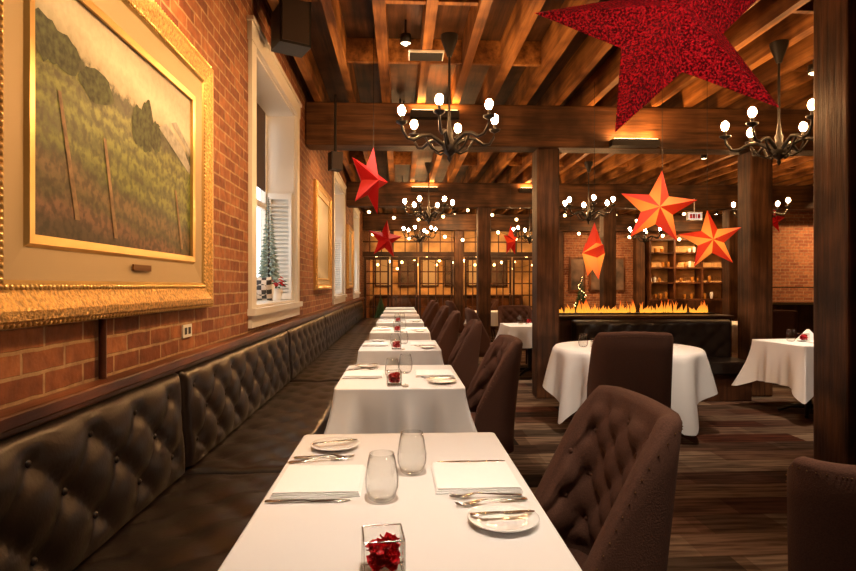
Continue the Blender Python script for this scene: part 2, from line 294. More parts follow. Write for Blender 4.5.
# picture frames
def picture(name,y0,y1,z0,z1,mw,big=True,mat='painting_canvas'):
    b=B()
    prof=[(0,.0),(0,.03),(.08*mw,.052),(.18*mw,.055),(.34*mw,.038),(.42*mw,.032),(.46*mw,.036),(.5*mw,.026),(.86*mw,.018),(.9*mw,.03),(1.0*mw,.028),(1.0*mw,.012)]
    ms=['gold_smooth','gold','gold','gold','gold','gold_smooth','gold_smooth','liner_cream','gold_smooth','gold_smooth','gold_smooth']
    def ring(d,h): return [(WX+.002+h,y0+d,z0+d),(WX+.002+h,y1-d,z0+d),(WX+.002+h,y1-d,z1-d),(WX+.002+h,y0+d,z1-d)]
    for k in range(len(prof)-1):
        b.grid([ring(*prof[k]),ring(*prof[k+1])],ms[k],False,closev=True)
    d=mw
    b.box(WX+.003,WX+.016,y0+d,y1-d,z0+d,z1-d,mat)
    def bead(pa,pb,n,h):
        for i in range(n):
            t=i/n; b.sph((WX+h,pa[0]+(pb[0]-pa[0])*t,pa[1]+(pb[1]-pa[1])*t),.009,'gold_smooth',6,4)
    if big:
        for q,h in ((.010,.040),(.115,.036)):
            n=int((y1-y0)/.024)
            bead((y0+q,z0+q),(y1-q,z0+q),n,h); bead((y0+q,z1-q),(y1-q,z1-q),n,h); n=int((z1-z0)/.024)
            bead((y0+q,z0+q),(y0+q,z1-q),n,h); bead((y1-q,z0+q),(y1-q,z1-q),n,h)
        xx=WX+.0175
        def poly(pts,m,dx=0):
            b.add([(xx+dx,p[0],p[1]) for p in pts],[list(range(len(pts)))],m)
        rn=random.Random(2)
        for (c0,cz,rw,rh) in [(1.80,2.10,.07,.06),(1.90,2.09,.08,.05),(2.42,2.00,.05,.07),(2.50,2.02,.06,.10),(2.59,2.0,.05,.06),(2.10,2.05,.10,.05)]:
            poly([(max(1.735,c0+rw*math.cos(2*pi*k/22)*(1+.3*rn.random())),cz+rh*math.sin(2*pi*k/22)*(1+.35*rn.random())) for k in range(22)],'paint_tree',rn.random()*.0002)
        poly([(2.62,2.05),(3.0,1.91),(3.005,1.95),(2.90,2.03),(2.70,2.09)],'paint_roof',.0003)
        poly([(2.76,2.11),(3.005,2.01),(3.005,2.04),(2.82,2.13)],'paint_roof',.0003)
        for (p,q,z) in [(1.86,1.96,(1.56,1.96)),(2.14,2.22,(1.52,1.88)),(2.80,2.88,(1.52,1.80))]:
            poly([(q,z[0]),(q+.028,z[0]),(p+.02,z[1]),(p,z[1])],'paint_post',.0006)
        b.box(WX+.030,WX+.036,2.34,2.50,z0+.18,z0+.205,'brass_nail')
    b.obj(name)
picture('framed_landscape_painting',1.46,3.28,1.22,2.57,.27)
picture('framed_picture',7.3,8.85,1.28,2.69,.16,False)
picture('framed_picture',11.75,12.95,1.28,2.6,.14,False)
b=B(); b.box(WX+.002,WX+.01,2.93,3.05,1.075,1.14,'white_paint'); b.box(WX+.01,WX+.012,2.95,2.98,1.09,1.125,'black_plastic'); b.box(WX+.01,WX+.012,3.0,3.03,1.09,1.125,'black_plastic'); b.obj('wall_outlet')
b=B(); b.tube([(WX+.02,2.13,1.002),(WX+.02,2.13,1.218)],.014,'rail_wood'); b.obj('wall_conduit')
def speaker(loc,s,rz,top):
    b=B(); b.box(-.13*s,.13*s,-.12*s,.12*s,-.2*s,.2*s,'black_plastic'); b.box(-.11*s,.11*s,-.13*s,-.12*s,-.18*s,.18*s,'shade_dark')
    b.cyl((0,0,.2*s),(0,0,top),.015,.015,'black_iron'); b.obj('ceiling_speaker',loc,rz,bevel=.01)
speaker((-.85,4.5,3.37),.95,.5,.19); speaker((-.72,6.4,2.72),.5,.5,.745)
b=B(); b.tube([(WX+.003,2.72,2.86),(WX+.12,2.72,2.90),(WX+.18,2.72,2.86)],.01,'black_iron'); b.lathe([(.02,.0),(.045,-.05)],'black_iron',(WX+.18,2.72,2.87),12,cap=False); b.sph((WX+.18,2.72,2.79),.028,'bulb_glow'); b.obj('wall_picture_lamp')

# ------------------------------------------------------------------ banquette
def tuft(u,v,a,bb):
    p=u/a+v/bb; q=u/a-v/bb
    h=(abs(math.sin(pi*p))*abs(math.sin(pi*q)))**.5
    dp=p-round(p); dq=q-round(q); d=math.hypot(dp,dq)
    return .6*h+.4*(1-math.exp(-(d/.2)**2))
def banquette(y0,y1):
    b=B(); L=y1-y0; nu=int(L/.02); H=.47; nv=24; TH=.085
    P=[]
    for i in range(nu+1):
        row=[]; u=L*i/nu
        for j in range(nv+1):
            v=H*j/nv; e=min(u,L-u,H-v,.06)/.06; rd=math.sqrt(max(0,1-(1-e)**2))
            ed=min(1,min(u,L-u,)/.16,(H-v)/.12,v/.05+.2); k=max(0,ed)
            x=WX+.003+TH*rd+(.042*(tuft(u-L/2,v-.235,.32,.27)-.5)*k+.006)*rd -.03*v/H*rd+.012
            row.append((x if rd>0 else WX+.003,y0+u,.475+v))
        P.append(row)
    b.grid(P,'leather',True,flip=True)
    for i in range(-12,13):
        for j in range(-12,13):
            u=(i+j)/2*.32+L/2; v=(i-j)/2*.27+.235
            if .1<u<L-.1 and .06<v<H-.08: b.sph((WX+.003+TH-.03*v/H+.000,y0+u,.475+v),.013,'leather_button',8,5)
    W=.58; nv=20; P=[]
    for i in range(nu+1):
        row=[]; u=L*i/nu
        for j in range(nv+1):
            v=W*j/nv; e=min(u,L-u,W-v,.05)/.05; rd=math.sqrt(max(0,1-(1-e)**2)); k=max(0,min(1,min(u,L-u)/.12,(W-v)/.1))
            row.append((WX+.05+v,y0+u,.375+.085*rd+.022*(tuft(u-L/2,v-.29,.3,.3)-.5)*k))
        P.append(row)
    b.grid(P,'leather',True,flip=False)
    b.box(WX+.05,WX+.62,y0+.001,y1-.001,.30,.385,'leather')
    b.box(WX+.01,WX+.54,y0+.001,y1-.001,.0,.30,'dark_wood_z')
    b.obj('banquette_bench')
ys=[-2.35,.2,2.75,5.3,7.85,10.4,12.95,15.5]
for a,c in zip(ys,ys[1:]): banquette(a+.003,c-.003)

# ------------------------------------------------------------------ chair
def make_chair():
    b=B()
    path=[]; hw=.235; yb=-.25; r=.07; yf=-.05
    def seg(p,q,n):
        for i in range(n): path.append((p[0]+(q[0]-p[0])*i/n,p[1]+(q[1]-p[1])*i/n))
    seg((-hw,yf),(-hw,yb+r),10)
    for i in range(8):
        a=pi+ (pi/2)*i/8; path.append((-hw+r+r*math.cos(a),yb+r+r*math.sin(a)))
    seg((-hw+r,yb),(hw-r,yb),34)
    for i in range(8):
        a=1.5*pi+(pi/2)*i/8; path.append((hw-r+r*math.cos(a),yb+r+r*math.sin(a)))
    seg((hw,yb+r),(hw,yf),10); path.append((hw,yf))
    n=len(path); s=[0]
    for i in range(1,n): s.append(s[-1]+math.dist(path[i],path[i-1]))
    S=s[-1]; G=[]; rim=[]
    A_,B_=.155,.15
    for i,(px,py) in enumerate(path):
        p0=path[max(0,i-1)]; p1=path[min(n-1,i+1)]; tx,ty=p1[0]-p0[0],p1[1]-p0[1]; l=math.hypot(tx,ty); nx,ny=ty/l,-tx/l
        if i==0 or i==n-1: nx=-1 if i==0 else 1; ny=0
        tt=max(0,min(1,(py-(yb+.03))/(yf-yb-.03)))
        zt=1.0-.012*(abs(px)/hw)**2-.40*tt**1.1
        zb=.30; su=s[i]-S/2; T=.06
        def rec(z): return -.06*max(0,z-.45)/.55
        loop=[]; N=34
        for j in range(N+1):
            z=zb+(zt-.02-zb)*j/N
            k=max(0,min(1,(z-.45)/.05,(zt-.04-z)/.04,(min(s[i],S-s[i]))/.05))
            h=.038*(tuft(su,z-.77,A_,B_)-.2)*k
            loop.append((px-nx*h,py-ny*h+rec(z),z))
        for a in (.25,.5,.75):
            ang=pi*a; c=math.cos(ang)
            loop.append((px+nx*(T/2-T/2*c),py+ny*(T/2-T/2*c)+rec(zt),zt-.02+.025*math.sin(ang)))
        for j in range(7):
            z=zt-.02+(zb-zt+.02)*j/6
            loop.append((px+nx*T,py+ny*T+rec(z),z))
        G.append(loop); rim.append((px+nx*(T+.0005),py+ny*(T+.0005)+rec(zt-.03),zt-.03))
    b.grid(G,'chair_fabric',True,closev=True)
    m=len(G[0]); b.add(G[0],[list(range(m))],'chair_fabric'); b.add(G[-1],[list(range(m))[::-1]],'chair_fabric')
    for i in range(-9,10):
        for j in range(-9,10):
            su=(i+j)/2*A_; z=(i-j)/2*B_+.77; q=su+S/2
            if q<.04 or q>S-.04 or z<.5: continue
            k=min(n-2,bisect.bisect(s,q)-1); px,py=path[k]; tt=max(0,min(1,(py-(yb+.03))/(yf-yb-.03)))
            if z>1.0-.40*tt**1.1-.05: continue
            b.sph((px,py-.06*max(0,z-.45)/.55,z),.010,'chair_fabric',6,4)
    for i in range(0,n):
        b.sph(rim[i],.0026,'brass_nail',5,3)
    P=[]; hw2=.232
    ring=[]
    for i in range(40):
        a=2*pi*i/40; c,s_=math.cos(a),math.sin(a); q=5
        rr=1/((abs(c)**q+abs(s_)**q)**(1/q)); ring.append((c*rr,s_*rr))
    for (f,z) in [(.97,.29),(1,.31),(1,.39),(1.01,.42),(.98,.445),(.9,.455),(.6,.462),(.2,.465)]:
        P.append([(rx*hw2*f,-.0+ry*.235*f,z) for rx,ry in ring])
    b.grid(P,'chair_fabric',True,closev=True,flip=True); b.add(P[-1],[list(range(40))],'chair_fabric',True); b.add(P[0],[list(range(40))[::-1]],'chair_fabric')
    for sx in (-1,1):
        for (yy,yo) in ((.19,.0),(-.24,-.06)):
            b.tube([(sx*.2,yy,.31),(sx*.205,yy+yo,0.0)],[.024,.014],'chair_leg',8)
    return b.obj('dining_chair')
tables_y=[1.675,3.74,5.65,7.6,9.5,11.4,13.3,15.1]
chair0=make_chair(); chair0.location=(.40,1.71,0); chair0.rotation_euler=(0,0,pi/2)
for y in tables_y[1:7]: inst(chair0,(.41+random.uniform(-.005,.03),y+random.uniform(-.03,.03),0),pi/2+random.uniform(-.04,.04))
for (x,y,a,sc) in [(1.53,1.64,-.7,.86),(1.76,4.42,-.12,1),(1.36,8.55,-pi/2,1),(1.95,9.35,pi,1),(2.55,8.5,pi/2,1),(1.42,12.1+.75,-pi/2+.1,1),(4.85,5.75,pi/2,1),(5.2,7.9,0,1),(2.0,13.8,pi/2,1)]:
    inst(chair0,(x,y,0),a,(1,1,sc))

# ------------------------------------------------------------------ tables
def make_table(w,l,name='dining_table'):
    b=B(); b.box(-w/2,w/2,-l/2,l/2,.715,.743,'dark_wood_x'); b.lathe([(.035,.06),(.03,.3),(.04,.6),(.06,.7),(.12,.715)],'black_iron')
    for k in range(4):
        a=pi/4+k*pi/2; b.tube([(0,0,.09),(.15*math.cos(a),.15*math.sin(a),.07),(.27*math.cos(a),.27*math.sin(a),.018)],[.03,.022,.018],'black_iron')
    return b
def cloth_rect(w,l,drop,seed=0,flare=.07):
    rnd=random.Random(seed); b=B(); zt=.75; n=36
    hw,hl=w/2+.006,l/2+.006; r=.02
    pts=[]
    def side(p,q,k):
        for i in range(k): t=i/k; pts.append((p[0]+(q[0]-p[0])*t,p[1]+(q[1]-p[1])*t))
    side((-hw+r,-hl),(hw-r,-hl),n); 
    def arc(cx,cy,a0):
        for i in range(6): a=a0+pi/2*i/6; pts.append((cx+r*math.cos(a),cy+r*math.sin(a)))
    arc(hw-r,-hl+r,-pi/2); side((hw,-hl+r),(hw,hl-r),n); arc(hw-r,hl-r,0); side((hw-r,hl),(-hw+r,hl),n); arc(-hw+r,hl-r,pi/2); side((-hw,hl-r),(-hw,-hl+r),n); arc(-hw+r,-hl+r,pi)
    N=len(pts); ph=[rnd.uniform(0,6) for _ in range(5)]
    rings=[]
    lv=[0,.02,.08,.18,.32,.48,.66,.84,1.0]
    ctr=[((p[0])*.985,(p[1])*.985,zt+.0) for p in pts]; rings.append(ctr)
    for t in lv:
        row=[]
        for i,(x,y) in enumerate(pts):
            nx=max(0,abs(x)-hw+.12)/.12*(1 if x>0 else -1); ny=max(0,abs(y)-hl+.12)/.12*(1 if y>0 else -1)
            cor=min(abs(nx),abs(ny))
            ox=(1 if abs(abs(x)-hw)<abs(abs(y)-hl) else 0)*(1 if x>0 else -1); oy=(1-abs(ox))*(1 if y>0 else -1)
            if cor>0: ox,oy=ox*(1-cor)+.8*cor*(1 if x>0 else -1),oy*(1-cor)+.8*cor*(1 if y>0 else -1)
            s_=i/N*2*pi
            wv=.016*math.sin(9*s_+ph[0])+.012*math.sin(19*s_+ph[1])+.008*math.sin(31*s_+ph[4])
            near=cor*.9
            out=(flare*.55*(1-.35*t)+ flare*near*1.4*t+wv*min(1,t*1.5))*t
            dz=drop*(1+.28*cor)*t+.007*math.sin(7*s_+ph[2])*t
            row.append((x+ox*out,y+oy*out,zt-.003*(t>0)-dz))
        rings.append(row)
    b.grid(rings,'cloth_white',True,closev=True,flip=True)
    b.add(ctr,[list(range(N))],'cloth_white')
    return b
for i,y in enumerate(tables_y):
    l=1.19 if i==0 else .95
    make_table(.74,l).obj('dining_table',(0,y,0)); cloth_rect(.74,l,.262,i).obj('tablecloth',(0,y,0.001))
for (x,y,w,l,a) in [(1.95,8.5,.76,.76,0),(2.0,13.0,.8,.8,0),(4.25,5.75,.72,.72,.1),(5.2,8.8,.8,.8,0)]:
    make_table(w,l).obj('dining_table',(x,y,0),a); cloth_rect(w,l,.42 if x>3 else .3,int(x*9),.1).obj('tablecloth',(x,y,.001),a)
RX,RY=2.17,5.38
b=B(); b.lathe([(.66,.715),(.66,.743)],'dark_wood_x',seg=40); b.lathe([(.3,0),(.3,.03),(.06,.06),(.05,.6),(.1,.715)],'black_iron'); b.obj('round_dining_table',(RX,RY,0))
b=B(); R=.668; N=180; rings=[]
rings.append([(R*.985*math.cos(2*pi*i/N),R*.985*math.sin(2*pi*i/N),.75) for i in range(N)])
for t in [0,.05,.12,.22,.35,.5,.65,.8,.92,1.0]:
    row=[]
    for i in range(N):
        a=2*pi*i/N; al=a+.45; Lq=1.0/max(abs(math.cos(al)),abs(math.sin(al))); drop=min(.66,max(.30,Lq-R)); 
        fold=math.sin(15*a+1.1*math.sin(3*a)); rr=R+ .015+ (.06*fold+.05)*t**.8
        if t==0: rr=R
        row.append((rr*math.cos(a),rr*math.sin(a),.747-drop*t if t>0 else .749))
    rings.append(row)
b.grid(rings,'cloth_white',True,closev=True,flip=True); b.add(rings[0],[list(range(N))],'cloth_white'); b.obj('tablecloth',(RX,RY,.001))

# ------------------------------------------------------------------ tableware
TZ=.7525
def ribbon(b,pts,th,mat,M):
    P=[]
    for (x,z,h,*yy) in pts:
        y=yy[0] if yy else 0
        P.append([(x,y-h,z),(x,y-h*.8,z+th),(x,y+h*.8,z+th),(x,y+h,z),(x,y,z-th*.2)])
    b.grid(P,mat,True,closev=True,M=M); b.add(P[0],[[0,1,2,3,4]],mat,False,M); b.add(P[-1],[[4,3,2,1,0]],mat,False,M)
def fork_b():
    b=B(); M=None
    ribbon(b,[(-.1,.002,.006),(-.095,.003,.010),(-.05,.005,.0075),(0,.009,.004),(.03,.012,.0035),(.045,.009,.008),(.055,.006,.0125),(.066,.004,.013)],.002,'steel',M)
    for k in range(4):
        y=-.0095+k*.0063; ribbon(b,[(.064,.004,.0025,y),(.085,.004,.002,y),(.105,.009,.0012,y*.95)],.0018,'steel',M)
    return b
def knife_b(s=1):
    b=B(); ribbon(b,[(-.115*s,.002,.006),(-.11*s,.002,.009),(-.06*s,.003,.008),(-.01*s,.003,.006),(0,.002,.006),(.01*s,.001,.0095),(.07*s,.001,.010),(.1*s,.001,.007),(.115*s,.001,.001)],.003,'steel',None); return b
def plate_b(r=.088):
    b=B(); b.lathe([(.0,.0),(r*.55,.0),(r*.6,.004),(r*.98,.014),(r,.0165),(r*.975,.018),(r*.66,.0085),(r*.58,.0055),(0,.005)],'porcelain',seg=48,cap=False); return b
def glass_b():
    b=B(); b.lathe([(0,.0),(.026,.0),(.036,.008),(.045,.035),(.046,.06),(.040,.10),(.034,.128),(.0325,.128),(.0385,.10),(.0445,.06),(.0435,.035),(.034,.012),(.024,.006),(0,.006)],'clear_glass',seg=32,cap=False); return b
def napkin_b(w=.25):
    b=B()
    for k in range(3):
        P=[]; n=10; h=w/2-.003*k
        for i in range(n+1):
            row=[]
            for j in range(n+1):
                x=-h+2*h*i/n; y=-h+2*h*j/n; e=min(i,j,n-i,n-j)
                row.append((x,y,.005*(k+1)+(-.002 if e==0 else .002)+.0008*math.sin(x*40+k)*math.cos(y*33)))
            P.append(row)
        b.grid(P,'napkin_white',True)
        b.box(-h,h,-h,h,.005*k,.005*(k+1)-.0024,'napkin_white')
    return b
def candle_b():
    b=B(); w=.042; h=.085
    def sq(s,z): return [(-s,-s,z),(s,-s,z),(s,s,z),(-s,s,z)]
    b.grid([sq(w,0),sq(w,h),sq(w-.004,h),sq(w-.004,.008)],'clear_glass',False,closev=True,flip=True); b.add(sq(w,0),[[3,2,1,0]],'clear_glass'); b.add(sq(w-.004,.008),[[0,1,2,3]],'clear_glass')
    for z in (.002,h-.002):
        for (p,q) in zip(sq(w-.002,z),sq(w-.002,z)[1:]+sq(w-.002,z)[:1]): b.cyl(p,q,.0014,.0014,'steel',5)
    rnd=random.Random(3)
    for k in range(150):
        a=rnd.uniform(0,6.28); r=rnd.uniform(0,.030); M=Matrix.Translation((r*math.cos(a),r*math.sin(a),.018+rnd.random()*.046))@Matrix.Rotation(rnd.uniform(-1,1),4,'X')@Matrix.Rotation(rnd.uniform(-1,1),4,'Y')@Matrix.Rotation(a,4,'Z')
        P=[[(.010*(i/3-1)*(1-.2*abs(j-2)),.010*(j/2-1),.004*((i/3-1)**2+(j/2-1)**2)) for j in range(5)] for i in range(7)]
        b.grid(P,'red_petal',True,M=M)
    return b
fork0=fork_b().mesh('fork'); knife0=knife_b().mesh('dinner_knife'); bk0=knife_b(.72).mesh('butter_knife'); plate0=plate_b().mesh('bread_plate'); glass0=glass_b().mesh('stemless_wine_glass'); nap0=napkin_b().mesh('folded_napkin'); can0=candle_b().mesh('petal_candle_holder')
tea=B(); tea.lathe([(0,0),(.019,0),(.019,.014),(.016,.014),(.0155,.011),(0,.011)],'wax',cap=False); tea.cyl((0,0,.01),(0,0,.02),.001,.001,'black_plastic'); tea0=tea.mesh('tealight_candle')
def put(me,x,y,z=TZ,rz=0,name=None):
    o=D.objects.new(name or me.name,me); C.collection.objects.link(o); o.location=(x,y,z); o.rotation_euler=(0,0,rz); return o
def setting(dy,first=False):
    put(plate0,-.235,2.08+dy); put(bk0,-.235,2.085+dy,TZ+.0185,.35)
    put(plate0,.255,1.40+dy); put(bk0,.255,1.41+dy,TZ+.0185,.1)
    put(nap0,-.235,1.72+dy); put(nap0,.225,1.73+dy)
    put(knife0,-.25,1.565+dy,TZ,0); put(knife0,.235,1.885+dy,TZ,.05)
    put(fork0,-.27,1.925+dy,TZ,.18); put(fork0,-.26,1.955+dy,TZ,-.05)
    put(fork0,.24,1.575+dy,TZ,pi+.05); put(fork0,.25,1.53+dy,TZ,pi+.2)
    put(glass0,-.05,1.57+dy); put(glass0,.037,1.79+dy)
    put(can0,-.035,1.165+dy if first else 1.33+dy,TZ,.1); put(tea0,.03,1.10+dy if first else 1.27+dy)
setting(0,True)
for k,y in enumerate(tables_y[1:5]): setting(y-1.70)
for (x,y) in [(RX-.3,RY-.1),(RX+.25,RY+.1),(4.22,5.7),(1.95,8.5)]:
    put(glass0,x-.12,y+.1); put(nap0,x+.08,y-.13); put(can0,x,y+.08)
b=B(); b.add([(-.09,-.07,0),(.09,-.07,0),(0,-.02,.12),(-.09,.07,0),(.09,.07,0),(0,.02,.12)],[(0,1,2),(4,3,5),(0,2,5,3),(1,4,5,2)],'napkin_white'); b.obj('standing_napkin',(4.36,5.9,TZ))

# ------------------------------------------------------------------ chandeliers
def chandelier(loc,rot=0,first=[None]):
    if first[0] is None:
        b=B(); n=6
        b.lathe([(0,-.30),(.02,-.27),(.012,-.25),(.05,-.22),(.065,-.17),(.05,-.12),(.025,-.09),(.035,-.05),(.02,-.02),(.014,.05)],'black_iron',cap=False)
        b.cyl((0,0,0),(0,0,.78),.011,.011,'black_iron'); b.lathe([(.02,.60),(.07,.74),(.075,.78)],'black_iron')
        for k in range(n):
            a=2*pi*k/n; ca,sa=math.cos(a),math.sin(a)
            pts=[(.04,-.16),(.10,-.12),(.17,-.08),(.24,-.09),(.31,-.13),(.37,-.12),(.41,-.06),(.42,0)]
            b.tube([(r*ca,r*sa,zz) for r,zz in pts],[.018,.018,.017,.016,.015,.013,.012,.012],'black_iron',8)
            b.tube([(r*ca,r*sa,zz) for r,zz in [(.04,-.2),(.10,-.22),(.16,-.19),(.2,-.13),(.22,-.09)]],.010,'black_iron',6)
            c=(.42*ca,.42*sa,0)
            b.lathe([(.008,-.02),(.045,.0),(.05,.015),(.012,.008)],'black_iron',c,12)
            b.lathe([(.014,.01),(.014,.06)],'black_iron',c,10)
            b.lathe([(.010,.06),(.026,.078),(.034,.104),(.027,.130),(.012,.143),(.001,.148)],'bulb_glow',c,10)
        o=b.obj('chandelier',loc,rot); first[0]=o
    else: o=inst(first[0],loc,rot)
for i,p in enumerate([(.42,4.85),(3.32,4.85),(.5,9.9),(3.25,9.7),(.5,14.6),(3.3,14.4),(6.3,9.7),(6.3,14.4)]):
    chandelier((p[0],p[1],2.69),[.25,.5,.1,.4,.2,.6,.3,.1][i])

# ------------------------------------------------------------------ stars
def star(name,c,R,depth,yaw,roll,m1,m2,ztop=3.465,pitch=0,ir=.42):
    b=B(); vs=[(0,-depth,0),(0,depth,0)]
    for k in range(10):
        a=pi/2+k*pi/5; r=R if k%2==0 else R*ir; vs.append((r*math.cos(a),0,r*math.sin(a)))
    M=Matrix.Rotation(yaw,4,'Z')@Matrix.Rotation(pitch,4,'X')@Matrix.Rotation(roll,4,'Y')
    fA=[];fB=[]
    for k in range(10):
        a=2+k; d=2+(k+1)%10
        (fA if k%2==0 else fB).append((0,a,d)); (fA if k%2==0 else fB).append((1,d,a))
    b.add(vs,fA,m1,False,M); b.add(vs,fB,m2,False,M)
    tip=max([M@Vector(v) for v in vs],key=lambda q:q.z)
    b.cyl(tip,(tip.x,tip.y,ztop-c[2]),.0025,.0025,'black_iron',6)
    b.obj(name,c)
star('glitter_star_ornament',(1.14,2.38,2.44),.57,.13,-.10,-.15,'glitter_red','glitter_red',pitch=-.3,ir=.40)
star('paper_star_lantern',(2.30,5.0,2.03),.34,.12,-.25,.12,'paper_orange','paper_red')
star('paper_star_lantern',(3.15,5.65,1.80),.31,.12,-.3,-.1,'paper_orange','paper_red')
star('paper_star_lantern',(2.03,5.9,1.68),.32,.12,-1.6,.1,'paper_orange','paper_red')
star('paper_star_lantern',(-.28,5.3,2.31),.33,.1,1.05,.2,'paper_dim_glow','paper_dim_glow',3.758)
star('paper_star_lantern',(-.22,8.6,2.03),.30,.1,.55,.1,'paper_dim_glow','paper_dim_glow',3.758)
star('paper_star_lantern',(2.15,11.0,2.2),.31,.1,.9,0,'paper_red','paper_dim_glow',3.758)
star('paper_star_lantern',(8.1,12.0,2.76),.3,.1,.2,.1,'paper_dim_glow','paper_dim_glow',3.758)

# ------------------------------------------------------------------ booth half wall with fire
b=B(); b.box(1.93,4.18,7.0,7.72,0,.93,'dark_wood_z'); b.box(1.9,4.19,6.96,7.76,.93,.965,'dark_wood_x')
for k in range(4): b.box(1.98+.55*k,2.45+.55*k,7.72,7.735,.12,.85,'dark_wood_x')
b.obj('booth_half_wall',bevel=.006)
b=B(); b.box(2.05,4.1,7.25,7.5,.966,.985,'black_iron')
rnd=random.Random(5)
for k in range(130):
    x=2.10+1.96*rnd.random(); h=.05+.16*rnd.random()**1.2*(.65+.35*math.sin(x*11)); w=.012+.018*rnd.random(); yy=7.29+.17*rnd.random(); lx=rnd.uniform(-.04,.04)
    P=[[(x+lx*(zz/h)**2+r*math.cos(2*pi*i/6),yy+r*math.sin(2*pi*i/6),.98+zz) for i in range(6)] for r,zz in [(w*.6,0),(w,h*.2),(w*.7,h*.5),(w*.25,h*.8),(.001,h)]]
    b.grid(P,'flame',True,closev=True,flip=True)
b.obj('gas_fire_trough')
def booth(x0,x1,depth,rz,loc,TH=.09):
    b=B(); L=x1-x0; nu=int(L/.025); H=.48; nv=20; P=[]
    for i in range(nu+1):
        u=L*i/nu; row=[]
        for j in range(nv+1):
            v=H*j/nv; e=min(u,L-u,H-v,.06)/.06; rd=math.sqrt(max(0,1-(1-e)**2)); k=max(0,min(1,min(u,L-u)/.1,(H-v)/.08,v/.05))
            row.append((x0+u,-(.02+TH*rd+.03*(tuft(u-L/2,v-.26,.24,.24)-.5)*k),.44+v*1.0))
        P.append(row)
    b.grid(P,'leather',True,flip=False)
    b.box(x0,x1,-.03,0,.0,.91,'leather'); b.box(x0+.01,x1-.01,-depth,-.03,.32,.46,'leather'); b.box(x0+.03,x1-.03,-depth+.06,-.03,0,.32,'dark_wood_z')
    b.obj('booth_bench',loc,rz,bevel=.012)
booth(-.95,1.05,.58,0,(3.05,6.93,0))
# ------------------------------------------------------------------ far glazed partition with french doors
b=B(); b.box(WX+.002,4.6,YF-.05,YF+.05,2.2,2.34,'dark_wood_x'); b.box(WX+.002,4.6,YF-.04,YF+.04,0,.06,'dark_wood_x'); 
for x in (-.25,.62,2.55,3.45,4.3): b.box(x-.05,x+.05,YF-.04,YF+.04,2.34,2.965,'dark_wood_z')
for x in [-.9+.35*k for k in range(16)]: b.box(x-.015,x+.015,YF-.02,YF+.02,2.34,2.965,'muntin_wood')
b.box(WX+.002,4.6,YF-.02,YF+.02,2.62,2.66,'muntin_wood')
b.obj('trim_2')
dx=[(-1.06,-.32),(-.28,.52),(.56,1.57),(1.93,2.6),(2.64,3.34),(3.38,4.4)]
for i,(a,c) in enumerate(dx):
    b=B(); z1=2.19; e=.06
    b.box(a,a+e,YF-.03,YF+.03,.06,z1,'dark_wood_z'); b.box(c-e,c,YF-.03,YF+.03,.06,z1,'dark_wood_z'); b.box(a+e,c-e,YF-.03,YF+.03,z1-.09,z1,'dark_wood_x'); b.box(a+e,c-e,YF-.03,YF+.03,.06,.35,'dark_wood_x')
    nx=4 if c-a>.9 else 3
    for k in range(1,nx): x=a+e+(c-a-2*e)*k/nx; b.box(x-.018,x+.018,YF-.02,YF+.02,.35,z1-.09,'muntin_wood')
    for k in range(1,5): z=.35+(z1-.44)*k/5; b.box(a+e,c-e,YF-.018,YF+.018,z-.018,z+.018,'muntin_wood')
    b.box(a+e,c-e,YF-.003,YF+.003,.35,z1-.09,'door_glass')
    b.lathe([(.012,0),(.012,.12)],'brass_nail',(c-.035,YF-.06,1.0)); b.obj('door_%d'%(i+1))
# back bar shelves
b=B(); x0,x1=7.5,9.95; yb=YW-.005
for z in (.9,1.4,1.85,2.3,2.7): b.box(x0,x1,yb-.4,yb,z,z+.04,'muntin_wood')
for x in (x0,8.25,9.1,x1): b.box(x-.03,x+.03,yb-.42,yb,0,2.74,'muntin_wood')
b.box(x0,x1,yb-.5,yb,.0,.9,'dark_wood_z'); b.box(x0,x1,yb-.02,yb-.001,.9,2.7,'amber_wall')
rnd=random.Random(9)
for z in (.94,1.44,1.89,2.34):
    x=x0+.1
    while x<x1-.1:
        h=.12+.09*rnd.random(); b.lathe([(.03,0),(.045,h*.35),(.05,h*.8),(.045,h)],rnd.choice(['amber_bottle','clear_glass','clear_glass','porcelain']),(x,yb-.2,z),8); x+=.13+rnd.random()*.10
b.obj('back_bar_shelf_with_glassware')
b=B(); 
for k in range(3): b.box(5.15+.62*k,5.65+.62*k,YW-.045,YW-.003,1.15,2.2,'muntin_wood'); b.box(5.21+.62*k,5.59+.62*k,YW-.055,YW-.045,1.21,2.14,'art_dark')
b.obj('framed_art_panels')
b=B(); b.box(-.9,4.4,20.4,20.95,0,.95,'dark_wood_x'); b.box(-.95,4.45,20.35,20.97,.95,1.0,'muntin_wood')
for k in range(7): b.box(-.85+.75*k,-.2+.75*k,20.385,20.4,.08,.88,'muntin_wood')
b.obj('rear_sideboard',bevel=.005)
b=B()
for k in range(6):
    x=-.6+.85*k; b.box(x-.32,x+.32,20.93,20.995,1.3,2.5,'dark_wood_z'); b.box(x-.27,x+.27,20.915,20.93,1.35,2.45,'art_dark' if k%2 else 'cream_wall')
b.obj('rear_wall_panels')
def festoon(y,x0,x1,z,n,seed,r=.035):  # strings made up to stand in for scattered far bulbs
    b=B(); pts=[]
    for k in range(n*4+1):
        t=k/(n*4); pts.append((x0+(x1-x0)*t,y,z-.25*abs(math.sin(pi*t*3))))
    b.tube(pts,.006,'black_iron',5)
    for k in range(n):
        p=pts[k*4+2]; b.sph((p[0],p[1],p[2]-.035),r,'string_glow',8,5); b.cyl(p,(p[0],p[1],p[2]-.02),.012,.012,'black_iron',6)
    for q in (0,-1): b.cyl(pts[q],(pts[q][0],y,3.757),.006,.006,'black_iron',5)
    b.obj('added_string_lights')
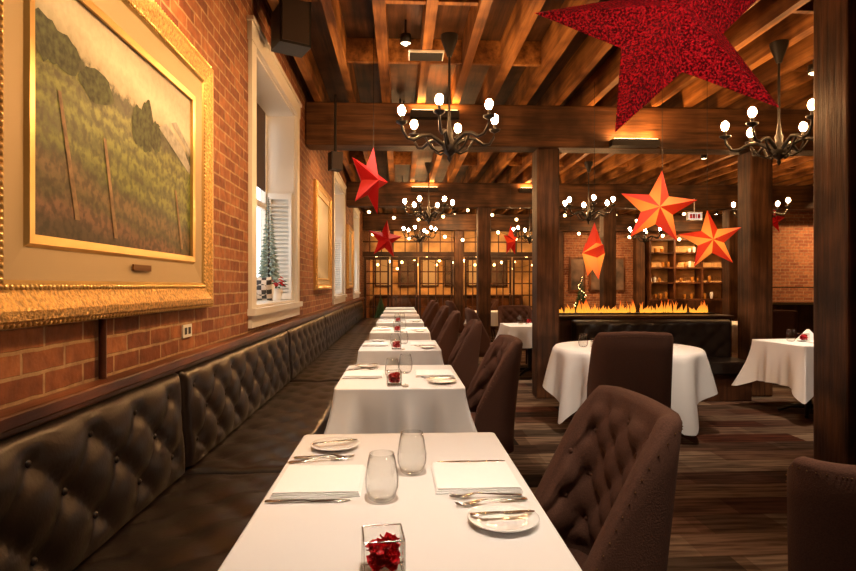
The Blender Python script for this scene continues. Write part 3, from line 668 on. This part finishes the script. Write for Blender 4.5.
festoon(19.2,-1.0,4.5,2.4,13,1,.05); festoon(17.9,-1.0,4.5,2.15,9,2,.04); festoon(16.2,4.9,11.8,2.95,14,3,.045); festoon(15.9,-1.0,4.5,2.9,11,4,.045); festoon(13.2,-1.0,7,3.15,14,5,.035)
# counter at right
b=B(); b.box(6.35,10.6,9.6,10.3,0,1.0,'dark_wood_z'); b.box(6.3,10.65,9.55,10.35,1.0,1.05,'steel')
for x in (6.45,7.5,8.6,9.6,10.5): b.cyl((x,9.65,1.05),(x,9.65,1.3),.015,.015,'steel'); 
b.box(6.35,10.6,9.58,9.85,1.3,1.32,'steel'); b.obj('service_counter',bevel=.006)
b=B(); b.box(-.16,.16,-.03,.03,-.09,.09,'white_paint'); b.box(-.14,.14,-.035,-.03,-.07,.07,'exit_glow'); b.cyl((0,0,.09),(0,0,.37),.01,.01,'white_paint')
for k,(a,c) in enumerate([(-.11,-.06),(-.05,0),(.015,.035),(.055,.11)]):
    b.box(a,c,-.037,-.035,-.045,.045,'red_fabric')
b.obj('exit_sign',(6.12,11.6,2.78))
for (ux,uy,e_) in ((2.75,6.58,24),(.4,6.58,14),(5.6,6.58,22),(2.75,11.68,18),(.5,11.68,18)):
    b=B(); b.box(-.28,.28,-.06,.06,-.03,.05,'black_iron'); b.box(-.26,.26,-.05,.05,.05,.055,'string_glow'); b.box(-.02,.02,.06,.071,-.02,.02,'black_iron'); ob=b.obj('beam_uplight',(ux,uy,3.0 if ux==2.75 and uy<7 else 3.3)) 
    l=D.lights.new('uplight_lamp','AREA'); l.shape='RECTANGLE'; l.size=.5; l.size_y=.08; l.energy=e_; l.color=(1,.42,.11); lo=D.objects.new('uplight_lamp',l); C.collection.objects.link(lo); lo.parent=ob; lo.location=(0,0,.06); lo.rotation_euler=(pi-.35,0,0)
def tree(name,loc,h,r,leaf,lights=False,pot='pot_white',seed=1):
    b=B(); rnd=random.Random(seed)
    b.lathe([(r*.35,0),(r*.45,h*.16),(r*.42,h*.16),(r*.4,h*.14),(0,h*.14)],pot,cap=True); b.cyl((0,0,h*.12),(0,0,h*.97),.012,.004,'dark_wood_z',6)
    n=170
    for k in range(n):
        t=k/n; z=h*(.22+.75*t); rr=r*(1-t)*.95+.015; a=k*2.399; drop=rr*.25
        p0=Vector((0,0,z)); p1=Vector((rr*math.cos(a),rr*math.sin(a),z-drop+rnd.uniform(-.01,.02)))
        d=(p1-p0); side=Vector((-math.sin(a),math.cos(a),0))*rr*.16
        mid=p0+d*.6
        b.add([p0,mid+side,p1,mid-side,mid+Vector((0,0,rr*.12))],[(0,1,4),(1,2,4),(2,3,4),(3,0,4)],leaf)
        b.add([p0,mid+Vector((0,0,rr*.2)),p1,mid-Vector((0,0,rr*.15))],[(0,1,2,3)],leaf)
        if lights and k%5==0: b.sph(p1,.006,'string_glow',5,4)
    b.obj(name,loc)
tree('frosted_potted_fir',(-1.22,5.38,1.191),1.0,.11,'frost_leaf')
tree('christmas_tree',(4.05,12.6,0),1.6,.28,'green_leaf',True,'red_fabric',2)
tree('potted_fir',(-.55,16.3,0),1.1,.28,'green_leaf',False,'red_fabric',3)
def pillow(name,loc,w,h,t,mat,rot):
    b=B(); n=12; 
    for sg in (1,-1):
        P=[[(w*(i/n-.5)*(1-.08*math.cos(pi*(j/n-.5))),sg*t*(max(0,math.sin(pi*i/n)*math.sin(pi*j/n)))**.45,h*(j/n-.5)*(1-.08*math.cos(pi*(i/n-.5)))) for j in range(n+1)] for i in range(n+1)]
        b.grid(P,mat,True,flip=sg<0)
    o=b.obj(name,loc); o.rotation_euler=rot
pillow('plaid_pillow',(-1.22,5.12,1.31),.18,.22,.05,'plaid',(.2,0,.1))
# poinsettia plant on the sill
b=B(); b.lathe([(.05,0),(.07,.12),(.065,.12),(0,.11)],'pot_white'); b.cyl((0,0,.10),(0,0,.2),.01,.01,'green_leaf')
rnd=random.Random(4)
for k in range(60):
    a=k*2.399; r=.01+.075*(k/60); z=.21+.03*math.cos(k)-.05*(k/60); M=Matrix.Translation((r*math.cos(a)*.8,r*math.sin(a)*.8,z))@Matrix.Rotation(a,4,'Z')@Matrix.Rotation(.25+rnd.uniform(-.3,.3),4,'Y')
    b.add([(0,0,0),(.03,.020,.004),(.065,0,-.01),(.03,-.020,.004)],[(0,1,2,3)],'red_petal' if k<44 else 'green_leaf',False,M)
b.obj('potted_poinsettia',(-1.22,5.68,1.191))

# ------------------------------------------------------------------ downlights with area lamps; near ones added to light tables and wall
def downlight(x,y,power,tgt=None,col=(1,.56,.24),spread=100,z=3.36,size=.12):
    b=B(); b.lathe([(.045,-.06),(.05,-.06),(.05,.02),(0,.02)],'black_iron',cap=False,seg=16); b.lathe([(0,-.05),(.045,-.05)],'downlight_glow',cap=False,seg=16)
    b.cyl((0,0,.02),(0,0,3.757-z),.01,.01,'black_iron')
    o=b.obj('ceiling_spotlight',(x,y,z))
    l=D.lights.new('spot_lamp','AREA'); l.shape='DISK'; l.size=size; l.energy=power*.62; l.color=col; l.spread=math.radians(spread)
    lo=D.objects.new('spot_lamp',l); C.collection.objects.link(lo); lo.parent=o; lo.location=(0,0,-.065)
    if tgt:
        d=Vector(tgt)-Vector((x,y,z-.065)); lo.rotation_euler=d.to_track_quat('-Z','Y').to_euler()
WH=(1,.80,.62)
for (x,y,p,t,c,s,z) in [(.05,.75,14,(0,1.7,.75),WH,60,3.5),(.05,3.0,16,(0,3.7,.75),WH,60,3.6),(.05,5.2,18,(0,5.7,.75),WH,60,3.6),(.05,7.5,24,None,WH,70,3.6),(.05,9.2,24,None,WH,70,3.6),(.05,12.6,26,None,WH,80,3.6),(.05,15.2,24,None,WH,90,3.5),
                (.35,2.2,38,(-1.1,2.35,1.9),None,80,3.36),(.15,2.9,30,(-1.1,3.9,1.9),None,80,3.36),(.0,7.4,28,(-1.1,7.6,1.9),None,90,3.4),(1.9,3.6,28,(2.1,5.2,.75),WH,60,3.5),(3.9,5.2,20,(4.2,5.7,.7),WH,60,3.4),(2.3,8.3,24,None,WH,70,3.4),(4.8,8.8,30,None,None,90,3.4),(2.2,13,40,None,None,110,3.36),(5.9,13.5,60,None,None,120,3.36),(8.7,15.3,120,(8.7,17,1.5),None,110,3.36),(6.0,15.6,60,(6,17,1.5),None,110,3.36),(9.5,11.0,90,(9.6,12.5,1.8),None,110,3.36),(1.5,15.6,50,(1.6,17,2.5),None,110,3.36),(.5,18.5,130,(.5,21,1.5),None,140,3.36),(3.2,18.5,130,(3.2,21,1.5),None,140,3.36),
                (.9,-.9,13,(1.16,2.38,2.43),WH,38,3.2),(1.6,.9,16,(1.2,1.6,.5),WH,70,3.5)]:  # first: unseen spot added behind the camera to light the glitter star
    downlight(x,y,p,t,c or (1,.56,.24),s,z)

w=D.worlds.new('World'); C.scene.world=w; w.use_nodes=True; bg=w.node_tree.nodes['Background']; bg.inputs[0].default_value=(1,.98,.95,1); bg.inputs[1].default_value=2.6

cam=D.cameras.new('camera'); cam.lens=24; cam.sensor_width=36; co=D.objects.new('camera',cam); C.collection.objects.link(co)
co.location=(0,0,1.34); co.rotation_euler=(pi/2,0,-math.atan(.049)); cam.clip_start=.05; C.scene.camera=co
C.scene.view_settings.view_transform='Standard'
C.scene.view_settings.look='None'
C.scene.view_settings.exposure=0.0
